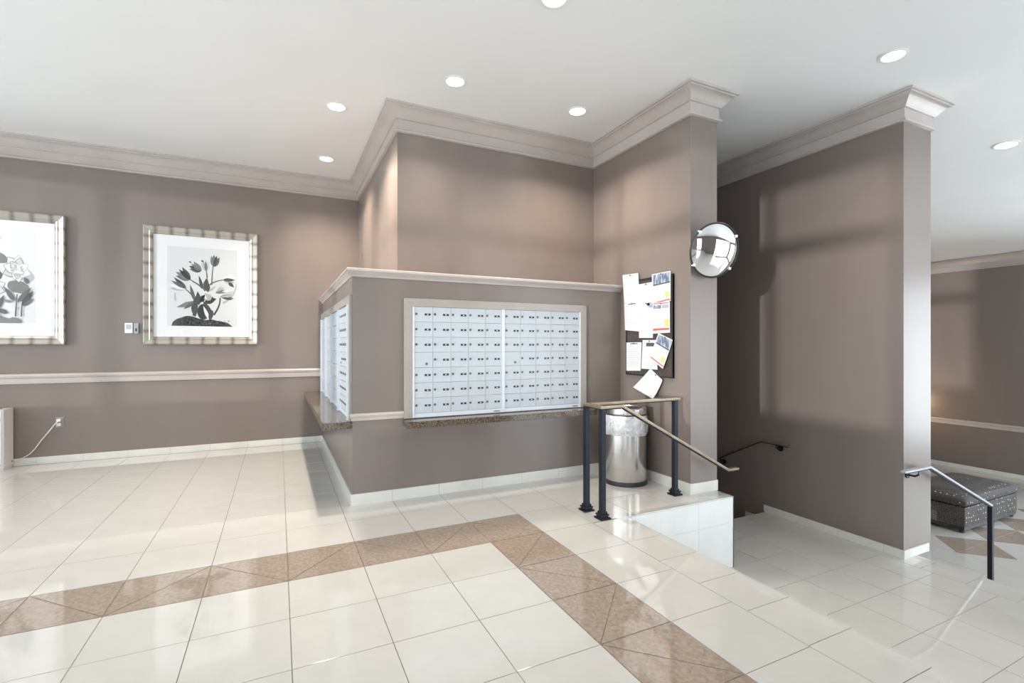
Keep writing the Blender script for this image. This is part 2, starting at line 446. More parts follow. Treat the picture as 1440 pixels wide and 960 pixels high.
for i in range(-14, 5):
    for j in range(-17, 12):
        x0, x1, y0, y1 = gx(i), gx(i + 1), gy(j), min(gy(j + 1), YB)
        if y1 - y0 < .03 or x0 < XLEFT or y0 < YREAR: continue
        if blocked(x0, x1, y0, y1): continue
        band = (j == 1 and i <= 3) or (i == 3 and j <= 1)
        vis = in_view([(x0, y0, 0), (x1, y0, 0), (x0, y1, 0), (x1, y1, 0)])
        # tiles that run under the mailbox block are cut at its face
        if x1 > XM and y1 > YM: 
            if x0 < XM and y0 >= YM: x1 = XM
            elif y0 < YM: 
                if x0 < XM and y1 > YM: pass
                else: y1 = YM
        if not vis:
            rest.box(x0 + G / 2, x1 - G / 2, y0 + G / 2, y1 - G / 2, -.012, 0, 'brown_tile' if band else 'cream_tile'); continue
        if band:
            if i == 3 and j == 1: tris = [((x0, y1), (x0, y0), (x1, y0)), ((x0, y1), (x1, y0), (x1, y1))]
            elif j == 1:
                if i % 2: tris = [((x0, y1), (x0, y0), (x1, y0)), ((x0, y1), (x1, y0), (x1, y1))]     # odd left line: apex on top
                else: tris = [((x0, y0), (x1, y0), (x1, y1)), ((x0, y0), (x1, y1), (x0, y1))]
            else:
                # zigzag: inner edge (x0) at even j lines, outer edge (x1) at odd j lines
                if j % 2 == 0: tris = [((x0, y0), (x1, y0), (x1, y1)), ((x0, y0), (x1, y1), (x0, y1))]
                else: tris = [((x0, y0), (x1, y0), (x0, y1)), ((x1, y0), (x1, y1), (x0, y1))]
            for t_ in tris: tri_tile(t_, 0, floor)
        elif abs(x1 - x0 - T) < 1e-4 and abs(y1 - y0 - T) < 1e-4:
            put_tile((x0 + x1) / 2, (y0 + y1) / 2)
        else:
            clip_tile(x0, x1, y0, y1, 0, floor)
# columns right of the border, then the nosing row
# cells i=4 already cover up to gx(5)=2.342; the nosing tiles start there
XN = gx(5)
def nosing(x0, x1, y0, y1, z, parent, mat='cream_tile', visible=True):
    """edge tile with anti-slip grooves and a rounded nose, extruded along y"""
    prof = [(x0 + G / 2, -.012), (x0 + G / 2, 0)]
    g0 = x1 - .105
    for k in range(6):
        a = g0 + k * .013
        prof += [(a, 0), (a + .001, -.0014), (a + .0045, -.0014), (a + .0055, 0)]
    prof += [(x1 - .004, 0), (x1, -.004), (x1, -.026), (x1 - .02, -.026), (x1 - .02, -.012)]
    vs = [(x, y0 + G / 2, zz) for x, zz in prof] + [(x, y1 - G / 2, zz) for x, zz in prof]; n = len(prof)
    fs = [(i, (i + 1) % n, n + (i + 1) % n, n + i) for i in range(n)] + [tuple(range(n)), tuple(range(2 * n - 1, n - 1, -1))]
    cx, cy = x1, (y0 + y1) / 2
    return MB().add([(a - cx, b - cy, c) for a, b, c in vs], fs, mat).build('nosing_tile', parent, loc=(cx, cy, z))
ys = [3.32] + [2.89 - .345 * k for k in range(0, 22)]
for a, b in zip(ys[1:], ys[:-1]):
    if a < YREAR: a = YREAR
    if in_view([(XN, a, 0), (XE, a, 0), (XN, b, 0), (XE, b, 0)]): nosing(XN, XE, a, b, 0, floor)
    else: rest.box(XN + G / 2, XE, a + G / 2, b - G / 2, -.012, 0, 'cream_tile')
# the alcove where the bin stands
BX1, BY0 = 4.0, 3.32
for i in range(5, 9):
    for j in range(0, 5):
        x0, x1, y0, y1 = gx(i), min(gx(i + 1), BX1 - .008), max(gy(j), BY0 + .008), min(gy(j + 1), YM)
        if x1 - x0 < .03 or y1 - y0 < .03: continue
        if x1 > XW and y1 > YW:
            if x0 >= XW: 
                if y0 >= YW: continue
                y1 = YW
            elif y0 >= YW: x1 = XW
        clip_tile(x0, x1, y0, y1, 0, floor)
mb = MB().box(XE - .02, BX1 - .012, BY0 + .012, YM, ZL - .1, -.0025, 'grout'); mb.build('slab', floor)
o = rest.build('tile_field', floor); o['kind'] = 'stuff'
# white tiled side of the block above the stairs
for k, (a, b) in enumerate(((XE - .1, 3.079), (3.079, 3.533), (3.533, BX1))):
    for c, d in ((ZL, -.251), (-.251, -.012)):
        MB().box(a + .001, b - .001, BY0, BY0 + .012, c + .001, d - .0005, 'white_riser_tile').build('riser_tile', floor)
MB().box(BX1 - .012, BX1, BY0, YW, ZL, -.012, 'white_riser_tile').build('riser_tile', floor)
MB().box(XE - .1, BX1 + .002, BY0 - .003, BY0 + .02, -.012, .0, 'cream_tile').build('edge_strip', floor, bevel=.003)
MB().box(BX1 - .02, BX1 + .002, BY0 - .003, YW, -.012, .0, 'cream_tile').build('edge_strip', floor, bevel=.003)

# stairs from the upper floor to the landing (hidden below the nosing from here)
st = thing('stairs', (XE, 0, 0), 'cream tiled steps from the upper floor down to the landing', 'stairs', kind='structure')
def flight_x(parent, x0, z0, tread, n, ylo, yhi, ox):
    for k in range(n):
        zz = z0 - .1725 * (k + 1)
        xa = x0 + tread * k
        MB().box(xa - .03 - ox, xa - .001 - ox, ylo, yhi, zz, zz + .1725 - .013, 'white_riser_tile').build('riser', parent)
        if k < n - 1: MB().box(xa - .03 - ox, xa + tread - ox, ylo, yhi, zz - .03, zz, 'cream_tile').build('tread', parent, bevel=.003)
flight_x(st, XE, 0, .30, 4, YREAR, BY0, XE)
# landing
mb = MB().box(XL0 - .2, XL1 - .02, YREAR, 4.26 - .02, ZL - .25, ZL - .0025, 'grout')
mb.box(XL0 - .3, XL0 - .2, YREAR, BY0, ZL - .25, ZL - .003, 'grout')
landing = struct('floor_landing', mb, 'cream tiled stair landing between the two wall piers', 'floor')
lrest = MB()
LX = [XL0 - .03, 3.903, 4.360, 4.817, 5.274, 5.600]
LY = [4.24] + [4.235 - .457 * k for k in range(1, 25)]
LY = [4.24, 3.775] + [3.318 - .4568 * k for k in range(0, 18)]
for a, b in zip(LX[:-1], LX[1:]):
    for c, d in zip(LY[1:], LY[:-1]):
        if c < YREAR: continue
        if in_view([(a, c, ZL), (b, c, ZL), (a, d, ZL), (b, d, ZL)]): clip_tile(a, b, c, d, ZL, landing)
        else: lrest.box(a + G / 2, b - G / 2, c + G / 2, d - G / 2, ZL - .012, ZL, 'cream_tile')
ys = [YS] + [2.515 - .343 * k for k in range(0, 21)]
for a, b in zip(ys[1:], ys[:-1]):
    if a < YREAR: break
    if in_view([(5.6, a, ZL), (XL1, a, ZL), (5.6, b, ZL), (XL1, b, ZL)]): nosing(5.6, XL1, a, b, ZL, landing)
    else: lrest.box(5.6 + G / 2, XL1, a + G / 2, b - G / 2, ZL - .012, ZL, 'cream_tile')
clip_tile(5.6, XS, YS, 3.318, ZL, landing); clip_tile(5.6, XS, 3.318, 3.775, ZL, landing); clip_tile(5.6, XS, 3.775, 4.24, ZL, landing)
o = lrest.build('tile_field', landing); o['kind'] = 'stuff'
# flight down into the stairwell (runs away from the viewer)
st2 = thing('stairs_well', ((XW2 + XS) / 2, 4.26, ZL), 'cream tiled steps going down into the dark stairwell', 'stairs', kind='structure')
wx = (XS - XW2) / 2
for k in range(9):
    zz = -.1725 * (k + 1); ya = .28 * k
    MB().box(-wx, wx, ya - .03, ya - .001, zz, zz + .1725 - .013, 'white_riser_tile').build('riser', st2)
    MB().box(-wx, wx, ya - .03, ya + .28, zz - .03, zz, 'cream_tile').build('tread', st2, bevel=.003)
MB().box(-wx, wx, .28 * 8, YB - 4.26, -.1725 * 9 - .1, -.1725 * 9, 'cream_tile').build('lower_landing', st2)
MB().box(-wx, wx, -.02, YB - 4.26, -1.95, -1.85, 'grout').build('slab', st2)
# flight down to the lower lobby
st3 = thing('stairs_lobby', (XL1, 0, ZL), 'cream tiled steps from the landing down to the lower lobby', 'stairs', kind='structure')
def flight3():
    for k in range(4):
        zz = -.1725 * (k + 1); xa = .36 * k
        MB().box(xa - .03, xa - .001, YREAR, YS, zz, zz + .1725 - .013, 'white_riser_tile').build('riser', st3)
        if k < 3: MB().box(xa - .03, xa + .36, YREAR, YS, zz - .03, zz, 'cream_tile').build('tread', st3, bevel=.003)
flight3()

# lower lobby floor with a row of brown diamonds
mb = MB().box(XO - .04, XF, YREAR, YB, ZO - .2, ZO - .0025, 'pale_grout'); mb.box(XS2, XO - .04, YS, YB, ZO - .2, ZO - .0025, 'pale_grout')
lobby = struct('floor_lobby', mb, 'polished cream floor of the lower lobby with brown diamonds', 'floor')
orest = MB()
DY0 = 3.345
lx0, ly0 = 8.398 - 6 * T, DY0 - 20 * T
for i in range(-1, 20):
    for j in range(2, 32):
        x0, x1, y0, y1 = lx0 + T * i, min(lx0 + T * (i + 1), XF), ly0 + T * j, min(ly0 + T * (j + 1), YB)
        if y0 < YREAR or x1 - x0 < .02 or y1 - y0 < .02: continue
        if x0 < XO - .02 and y0 < YS: x0 = XO - .03
        if x1 - x0 < .02 or (x0 < XS2 and y0 >= YS): continue
        vis = in_view([(x0, y0, ZO), (x1, y0, ZO), (x0, y1, ZO), (x1, y1, ZO)], 0) and x1 > 7.6 and y0 > 1.4 and y1 < 6.3
        row = j - 20
        if row in (-1, 0) and 8.3 < x0 + .05 < 13 and abs(x1 - x0 - T) < 1e-3:
            up = ((i % 2 == 0) == (row == 0))
            if up:      # diagonal rising to the right
                tris = [((x0, y0), (x1, y0), (x1, y1)), ((x0, y0), (x1, y1), (x0, y1))]
            else:
                tris = [((x0, y0), (x1, y0), (x0, y1)), ((x1, y0), (x1, y1), (x0, y1))]
            # brown half is the one nearer the diamond centre line
            brown = 0 if row == 0 else 1
            for q, t_ in enumerate(tris): tri_tile(t_, ZO, lobby, 'brown_tile' if q == brown else 'cream_tile')
        elif vis: clip_tile(x0, x1, y0, y1, ZO, lobby)
        else: orest.box(x0 + G / 2, x1 - G / 2, y0 + G / 2, y1 - G / 2, ZO - .012, ZO, 'cream_tile')
o = orest.build('tile_field', lobby); o['kind'] = 'stuff'

# ---------------------------------------------------------------- skirting tiles
def skirting(parent, p0, p1, z, h, nrm, joints=None, th=.015, step=T, off=0.0):
    """row of skirting tiles from p0 to p1 (plan), nrm points into the room"""
    P0, P1 = Vector(p0), Vector(p1); L = (P1 - P0).length; d = (P1 - P0) / L; n = Vector(nrm)
    cuts = [0.0]; a = off if off > .03 else step
    if joints: cuts += joints
    else:
        while a < L - .03: cuts.append(a); a += step
    cuts.append(L)
    for a, b in zip(cuts[:-1], cuts[1:]):
        q0, q1 = P0 + d * (a + .0008), P0 + d * (b - .0008); r0, r1 = q0 + n * th, q1 + n * th
        poly = [(q0.x, q0.y), (q1.x, q1.y), (r1.x, r1.y), (r0.x, r0.y)]
        MB().prism(poly, z, z + h, 'skirting_tile').build('skirting_tile', parent, bevel=.0015)
skirting(wall_back, (-4.0, YB), (XM, YB), 0, .09, (0, -1), off=(gx(-8) + 4.0) % T)
skirting(wall_mail, (XM - .015, YM), (XW, YM), 0, .105, (0, -1), joints=[gx(k) - XM + .015 for k in range(2, 8)])
skirting(wall_mail, (XM, YM), (XM, YB), 0, .105, (-1, 0), off=(gy(4) - YM) % T)
skirting(wall_div, (XW, YW - .015), (XW, YM), 0, .105, (-1, 0), off=.3)
skirting(wall_div, (XW, YW), (XW2, YW), 0, .105, (0, -1))
skirting(wall_stair, (XS, YS - .015), (XS, 4.26), ZL, .085, (-1, 0), joints=[.19, .645, 1.25])
skirting(wall_stair, (XS, YS), (XS2 - .06, YS), ZL, .085, (0, -1))
for k in range(4):
    skirting(wall_stair, (XS, 4.26 + .28 * k), (XS, 4.54 + .28 * k), ZL - .1725 * (k + 1), .085, (-1, 0), step=1)
skirting(wall_far, (XF, YB), (XF, 3.6), ZO, .09, (-1, 0), step=.6)

# ---------------------------------------------------------------- mouldings
crown = [(0, 3.732), (.022, 3.734), (.034, 3.742), (.036, 3.753), (.026, 3.762), (.018, 3.768), (.016, 3.778), (.014, 3.868), (.03, 3.874),
         (.036, 3.884), (.046, 3.890), (.062, 3.915), (.088, 3.944), (.118, 3.960), (.128, 3.964), (.130, 3.974), (.148, 3.980), (.150, 3.999), (0, 3.999)]
def flip(p): return list(reversed(p))
# travel with the room on the left: from the divider's stair side back to the left wall
path1 = [(XLEFT, YB), (XU, YB), (XU, YU), (XW, YU), (XW, YW), (XW2, YW), (XW2, YB)]
neg = [(-o, z) for o, z in crown]                        # room lies to the right of travel
struct('trim_1', MB().sweep(path1, neg, 'trim_paint'), 'stepped crown moulding around the mailbox wall and notice-board pier', 'moulding', smooth=35)
path2 = [(XS, YB), (XS, YS), (XS2, YS), (XS2, YB)]
struct('trim_2', MB().sweep(path2, [(-o, z) for o, z in crown], 'trim_paint'), 'crown moulding on top of the stairwell wall', 'moulding', smooth=35)
dz = .559
far = [(o, z - dz) for o, z in crown]
struct('trim_3', MB().sweep([(XF, 3.6), (XF, YB)], far, 'trim_paint'), 'crown moulding on the far lobby wall', 'moulding', smooth=35)
rail_p = [(0, .995), (.016, .997), (.020, 1.010), (.020, 1.058), (.030, 1.066), (.040, 1.084), (.042, 1.100), (.034, 1.112), (.018, 1.118), (0, 1.120)]
struct('trim_4', MB().sweep([(XLEFT, YB), (XM - .012, YB)], [(-o, z) for o, z in rail_p], 'trim_paint'), 'cream chair rail along the back wall', 'moulding', smooth=35)
struct('trim_5', MB().sweep([(XF, 3.6), (XF, YB)], [(o, z + ZO) for o, z in rail_p], 'trim_paint'), 'chair rail on the far lobby wall', 'moulding', smooth=35)
rail_s = [(0, .775), (.012, .777), (.014, .802), (.022, .810), (.026, .826), (.020, .840), (0, .843)]
struct('trim_6', MB().sweep([(XM, YM + .012), (XM, YM), (1.078, YM)], [(-o, z) for o, z in rail_s], 'trim_paint'), 'short chair rail between the corner and the mailbox frame', 'moulding', smooth=35)
cap_p = [(0, 2.098), (.010, 2.100), (.014, 2.112), (.022, 2.122), (.040, 2.136), (.048, 2.146), (.056, 2.148), (.056, 2.168), (.050, 2.174), (-.60, 2.174), (-.60, 2.10)]
capn = [(-o, z) for o, z in cap_p[:-2]] + [(.56, 2.174), (.56, 2.10)]
struct('trim_7', MB().sweep([(XM, YB), (XM, YM), (XW, YM)], [(-o, z) for o, z in cap_p[:-2]] + [(.002, 2.174), (.002, 2.10)], 'trim_paint')
       .box(XM + .002, XU, YM + .002, YB, 2.10, 2.174, 'trim_paint').box(XU, XW, YM + .002, YU, 2.10, 2.174, 'trim_paint'),
       'moulded ledge cap on top of the mailbox block', 'ledge', smooth=35)

# ---------------------------------------------------------------- mailboxes
NC, NR = 5, 7
def mail_unit(loc, rotz, width, label, detail=True, rd=.024):
    """local x along the wall, y out of the wall is -y, z up from the counter"""
    u = thing('mailbox_unit', loc, label, 'mailbox', 'white mailbox panels', rotz)
    Hh = 1.079
    bot = .04
    MB().box(0, width, -.006, .01, 0, Hh, 'mail_metal').build('body', u)
    MB().box(0, .016, -rd, 0, 0, Hh, 'mail_bright').build('side_rail', u)
    MB().box(width - .016, width, -rd, 0, 0, Hh, 'mail_bright').build('side_rail', u)
    MB().box(.016, width - .016, -.018, 0, 0, bot - .002, 'mail_bright').build('bottom_rail', u)
    MB().box(.016, width - .016, -.018, 0, Hh - .008, Hh, 'mail_bright').build('top_rail', u)
    cw = (width - .032) / NC; rh = (Hh - .008 - bot) / NR
    if 'd%.4f' % width not in CACHE:
        CACHE['d%.4f' % width] = MB().box(-cw / 2 + .0012, cw / 2 - .0012, -.012, 0, -rh / 2 + .0022, rh / 2 - .0022, 'mail_metal').mesh('mail_door', bevel=.0015)
    dm = CACHE['d%.4f' % width]
    for r in range(NR):
        for c in range(NC):
            x = .016 + cw * (c + .5); z = bot + rh * (NR - r - .5)
            d = link('mail_door', dm, u, (x, -.006, z))
            if not detail: continue
            if r == 3 and c == 0:
                l = link('lock', CACHE['lock'], d, (.030, -.012, -.038)); continue
            l = link('lock', CACHE['lock'], d, (-cw / 2 + .022, -.012, .004))
            p = link('number_plate', CACHE['plate'], d, (cw / 2 - .052, -.012, .0))
    if detail:
        MB().box(width - .105, width - .035, -.0195, -.017, .010, .020, 'lock_metal').build('maker_plate', u)
    return u
CACHE = {}
m_ = MB(); n = 14
vs = [(.0125 * math.cos(2 * math.pi * k / n), 0, .0125 * math.sin(2 * math.pi * k / n)) for k in range(n)] + [(.0105 * math.cos(2 * math.pi * k / n), -.006, .0105 * math.sin(2 * math.pi * k / n)) for k in range(n)]
m_.add(vs, [(k, (k + 1) % n, n + (k + 1) % n, n + k) for k in range(n)] + [tuple(range(n, 2 * n))], 'lock_metal')
m_.box(-.0012, .0012, -.0066, -.006, -.004, .004, 'black_plate')
CACHE['lock'] = m_.mesh('lock')
m_ = MB().box(-.030, .030, -.002, 0, -.0095, .0095, 'black_plate').box(-.0065, .0065, -.0026, -.002, -.0055, .0055, 'plate_insert')
CACHE['plate'] = m_.mesh('number_plate')
mail_unit((1.160, YM - .004, .772), 0, .956, 'white mailbox panel left of the divider on the front wall')
mail_unit((2.118, YM - .004, .772), 0, .962, 'white mailbox panel right of the divider on the front wall')
side_names = ['nearest the corner', 'second from the corner', 'third from the corner', 'farthest from the corner, by the back wall']
for k in range(4):
    y1 = 4.72 + .78 * k
    mail_unit((XM + .004, y1 + .775, .772), -math.pi / 2, .775, 'white mailbox panel on the side wall, ' + side_names[k], detail=(k < 1), rd=.045)

def mail_frame(name, loc, rotz, W_, Hh, fw, label):
    f = thing(name, loc, label, 'moulding', None, rotz, kind='structure')
    def piece(poly, name):                              # poly in local x,z ; bevelled flat trim
        n = len(poly); vs = [(x, 0, z) for x, z in poly] + [(x, -.028, z) for x, z in poly]
        fs = [tuple(range(n)), tuple(range(2 * n - 1, n - 1, -1))] + [(i, (i + 1) % n, n + (i + 1) % n, n + i) for i in range(n)]
        MB().add(vs, fs, 'frame_paint').build(name, f, bevel=.004)
    piece([(0, 0), (fw, 0), (fw, Hh - fw), (0, Hh)], 'frame_side')
    piece([(W_, 0), (W_ - fw, 0), (W_ - fw, Hh - fw), (W_, Hh)], 'frame_side')
    piece([(0, Hh), (fw, Hh - fw), (W_ - fw, Hh - fw), (W_, Hh)], 'frame_top')
mail_frame('trim_8', (1.080, YM - .001, .77), 0, 2.078, 1.150, .078, 'flat taupe trim framing the front mailbox panels')
mail_frame('trim_9', (XM + .001, YB - .002, .77), -math.pi / 2, 3.272, 1.165, .078, 'flat taupe trim framing the side mailbox panels')

# granite counters
def counter(x0, x1, y0, y1, z0, z1, label):
    cx, cy = (x0 + x1) / 2, (y0 + y1) / 2
    o = thing('mail_counter', (cx, cy, z0), label, 'counter', 'granite mail counters')
    MB().box(x0 - cx, x1 - cx, y0 - cy, y1 - cy, 0, z1 - z0, 'granite').build('slab', o, bevel=.003)
    return o
c1 = counter(1.068, 3.17, 4.415, YM - .001, .704, .764, 'speckled brown granite counter under the front mailboxes')
c2 = counter(.355, XM - .001, 4.645, YB - .017, .704, .770, 'speckled brown granite counter under the side mailboxes')

# ---------------------------------------------------------------- recessed ceiling lights
def downlight(x, y, z, label, energy=130, tilt=0.0, r=.085):
    t = thing('recessed_light', (x, y, z), label, 'ceiling light', 'recessed ceiling lights')
    t.rotation_euler = (0, tilt, 0)
    MB().lathe([(r, -.001), (r + .022, -.001), (r + .024, -.006), (r + .002, -.010), (r - .004, -.004)], 'lens_trim', n=40).build('trim_ring', t, smooth=40)
    MB().cyl((0, 0), r - .002, r - .002, -.006, -.002, 'lamp_glow', 40).build('lens', t)
    d = bpy.data.lights.new('downlight_beam', 'SPOT'); d.energy = energy; d.color = (1.0, .87, .72); d.spot_size = math.radians(125); d.spot_blend = .8; d.shadow_soft_size = .07
    l = bpy.data.objects.new('downlight_beam', d); COL.objects.link(l); l.parent = t; l.location = (0, 0, -.03)
    return t
downlight(1.526, 4.423, ZC, 'recessed ceiling light in front of the upper wall, nearest its corner')
downlight(0.554, 5.437, ZC, 'recessed ceiling light left of the upper wall, nearer one of two', 600)
downlight(0.587, 7.024, ZC, 'recessed ceiling light left of the upper wall, close to the back wall', 340)
downlight(2.912, 4.414, ZC, 'recessed ceiling light nearest the notice-board pier', 230)
downlight(4.837, 2.370, ZC, 'recessed ceiling light above the stair landing')
downlight(7.87, 2.67, ZC - .0702 * (7.87 - 6.07), 'recessed ceiling light right of the stairwell wall', tilt=math.atan(.0702), r=.10)
downlight(-3.75, 7.02, ZC, 'recessed ceiling light above the left framed flower picture')
downlight(1.812, 3.050, ZC, 'recessed ceiling light above the brown floor border')

# ---------------------------------------------------------------- pictures
def ngon(mb, pts, mat, y):                              # pts (x,z)
    mb.add([(x, y, z) for x, z in pts], [tuple(range(len(pts)))], mat)
def petal(cx, cz, L, w, ang, n=7):
    """pointed petal from its base (cx,cz) towards ang"""
    P = []
    for k in range(n + 1):
        t = k / n; P.append((t * L, w * math.sin(math.pi * min(1, t ** .8)) * (1 - .15 * t)))
    Q = P + [(a, -b) for a, b in reversed(P[1:-1])]
    c, s_ = math.cos(ang), math.sin(ang)
    return [(cx + a * c - b * s_, cz + a * s_ + b * c) for a, b in Q]
def ell(cx, cz, rx, rz, rot=0, n=20, jit=0):
    out = []
    for k in range(n):
        a = 2 * math.pi * k / n; q = 1 + (random.uniform(-jit, jit) if jit else 0)
        x, z = rx * q * math.cos(a), rz * q * math.sin(a)
        out.append((cx + x * math.cos(rot) - z * math.sin(rot), cz + x * math.sin(rot) + z * math.cos(rot)))
    return out
def stroke(pts, w0, w1):
    P = [Vector(p) for p in pts]; L = []; R = []
    for i, p in enumerate(P):
        d = (P[min(i + 1, len(P) - 1)] - P[max(i - 1, 0)]).normalized(); n_ = Vector((-d.y, d.x)); w = w0 + (w1 - w0) * i / (len(P) - 1)
        L.append((p + n_ * w / 2)[:]); R.append((p - n_ * w / 2)[:])
    return L + R[::-1]
def curve(a, b, c, n=10):
    out = []
    for k in range(n + 1):
        t = k / n; out.append(((1 - t) ** 2 * a[0] + 2 * t * (1 - t) * b[0] + t * t * c[0], (1 - t) ** 2 * a[1] + 2 * t * (1 - t) * b[1] + t * t * c[1]))
    return out

def picture(x0, x1, z0, z1, label, art):
    cx = (x0 + x1) / 2
    p = thing('framed_picture', (cx, YB, z0), label, 'picture', 'framed flower pictures')
    w, h = x1 - x0, z1 - z0; fw = .105
    prof = [(0, 0), (0, -.050), (.012, -.060), (.030, -.052), (.062, -.040), (.072, -.046), (.088, -.040), (.105, -.022), (.105, 0)]   # (in from outer edge, y)
    crn = [(-w / 2, 0, 1, 1), (w / 2, 0, -1, 1), (w / 2, h, -1, -1), (-w / 2, h, 1, -1)]
    for k in range(4):
        a, b = crn[k], crn[(k + 1) % 4]; vs = []
        for q in (a, b):
            for o_, y in prof: vs.append((q[0] + q[2] * o_, y, q[1] + q[3] * o_))
        n = len(prof); fs = [(i, i + 1, n + i + 1, n + i) for i in range(n - 1)] + [(n - 1, 0, n, 2 * n - 1)]
        MB().add(vs, fs, 'frame_silver_x' if k % 2 == 0 else 'frame_silver_z').build('frame_rail', p, smooth=30)
    MB().box(-w / 2 + .09, w / 2 - .09, -.012, -.004, .09, h - .09, 'mat_board').build('mat_board', p)
    MB().box(-w / 2 + .10, w / 2 - .10, -.021, -.019, .10, h - .10, 'picture_glass').build('glazing', p)
    pr = MB(); art(pr)
    pr.build('print', p)
    return p

def art_tulips(mb):
    # print area in local coords: x -0.411..0.411, z 0.25..1.335
    X = lambda x: (x - 460) / 490 * .823
    Z = lambda y: (775 - y) / 570 * 1.085 + .25
    mb.box(-.411, .411, -.0128, -.012, .25, 1.335, 'art_paper')
    d = [-.0130]
    def put(pts, mat):
        d[0] -= .00004
        ngon(mb, [(X(a), Z(b)) for a, b in pts], mat, d[0])
    # soft shadow shapes on the backdrop of the print itself
    put(stroke(curve((600, 600), (690, 560), (700, 450)), 18, 5), 'ink_55')
    put([(275, 640), (340, 600), (400, 590), (390, 625), (330, 640)], 'ink_40')
    put([(262, 535), (270, 540), (275, 590), (270, 602), (262, 580)], 'ink_55')
    soil = [(242, 772), (252, 745), (275, 725), (310, 712), (345, 700), (385, 702), (420, 715), (470, 728), (520, 722), (560, 732), (600, 738), (640, 750), (672, 775)]
    put(soil, 'ink_soil')
    # stems
    for a, b, c in (((440, 480), (400, 455), (372, 440)), ((520, 470), (523, 400), (530, 330)), ((505, 470), (540, 440), (600, 430)), ((420, 590), (370, 530), (320, 495)),
                    ((488, 420), (486, 390), (482, 365)), ((455, 500), (430, 470), (388, 452))):
        put(stroke(curve(a, b, c), 10, 7), 'ink_25')
    put(stroke(curve((535, 690), (585, 620), (580, 560)), 14, 10), 'ink_15')
    put(stroke(curve((395, 700), (430, 640), (400, 560)), 26, 8), 'ink_15')
    # leaves
    for (a, b, L, w, g, m) in ((400, 590, 120, 14, 105, 'ink_25'), (455, 500, 100, 12, 105, 'ink_15'), (470, 520, 105, 24, 80, 'ink_25'), (495, 525, 100, 22, 100, 'ink_15'),
                               (500, 520, 70, 8, 40, 'ink_55'), (390, 690, 150, 24, 80, 'ink_15'), (520, 700, 130, 22, 118, 'ink_15'), (400, 600, 95, 12, 215, 'ink_25'),
                               (470, 600, 90, 24, 20, 'ink_08'), (440, 600, 80, 20, 60, 'ink_08'), (430, 620, 100, 22, 95, 'ink_15'), (540, 580, 60, 22, 170, 'ink_08')):
        put(petal(a, b, L, w, -math.radians(g)), m)
    put(ell(490, 560, 32, 26, .3, jit=.12), 'ink_55'); put(ell(470, 555, 24, 8, .9), 'ink_90'); put(ell(455, 570, 30, 10, -1.0), 'ink_03')
    # bulb
    put(ell(462, 668, 44, 58), 'ink_15'); put(ell(455, 668, 30, 52), 'ink_08'); put(petal(500, 722, 105, 13, -math.radians(112)), 'ink_90'); put(ell(515, 690, 16, 36, .25), 'ink_15')
    # flower heads: (base x, base y, direction deg, length, width, tones)
    heads = [(372, 440, 145, 118, 26, ('ink_25', 'ink_15', 'ink_40', 'ink_08')), (448, 372, 152, 96, 24, ('ink_25', 'ink_40', 'ink_15', 'ink_40')), (482, 372, 100, 84, 18, ('ink_70', 'ink_70', 'ink_55', 'ink_40')),
             (536, 336, 82, 92, 24, ('ink_40', 'ink_25', 'ink_40', 'ink_15')), (600, 428, 8, 98, 22, ('ink_90', 'ink_55', 'ink_90', 'ink_15')), (345, 505, 160, 130, 22, ('ink_55', 'ink_15', 'ink_90', 'ink_25')),
             (582, 552, 14, 112, 22, ('ink_90', 'ink_25', 'ink_70', 'ink_55')), (548, 528, 28, 84, 11, ('ink_55', 'ink_40', 'ink_55', 'ink_40'))]
    for bx_, by_, dg, L, w, tn in heads:
        for k, (da, ll, ww) in enumerate(((22, .88, .75), (-22, .9, .75), (8, .97, .85), (-7, .92, .62))):
            put(petal(bx_, by_, L * ll, w * ww, -math.radians(dg + da)), tn[k])
        put(stroke([(bx_, by_), (bx_ + .8 * L * math.cos(math.radians(dg)), by_ - .8 * L * math.sin(math.radians(dg)))], 3, 1), 'ink_08')
    put(petal(640, 445, 55, 14, -math.radians(-40)), 'ink_15'); put(petal(600, 560, 70, 9, -math.radians(-12)), 'ink_15')
    put(ell(455, 300, 10, 6, .4), 'ink_15'); put(ell(370, 312, 9, 5, .4), 'ink_15')
    for k in range(60):
        x = random.uniform(255, 655); y = random.uniform(728, 768)
        put(ell(x, y, random.uniform(2, 5), random.uniform(1.5, 3.5), random.uniform(0, 3), 7), random.choice(('ink_25', 'ink_40', 'ink_03', 'ink_03')))

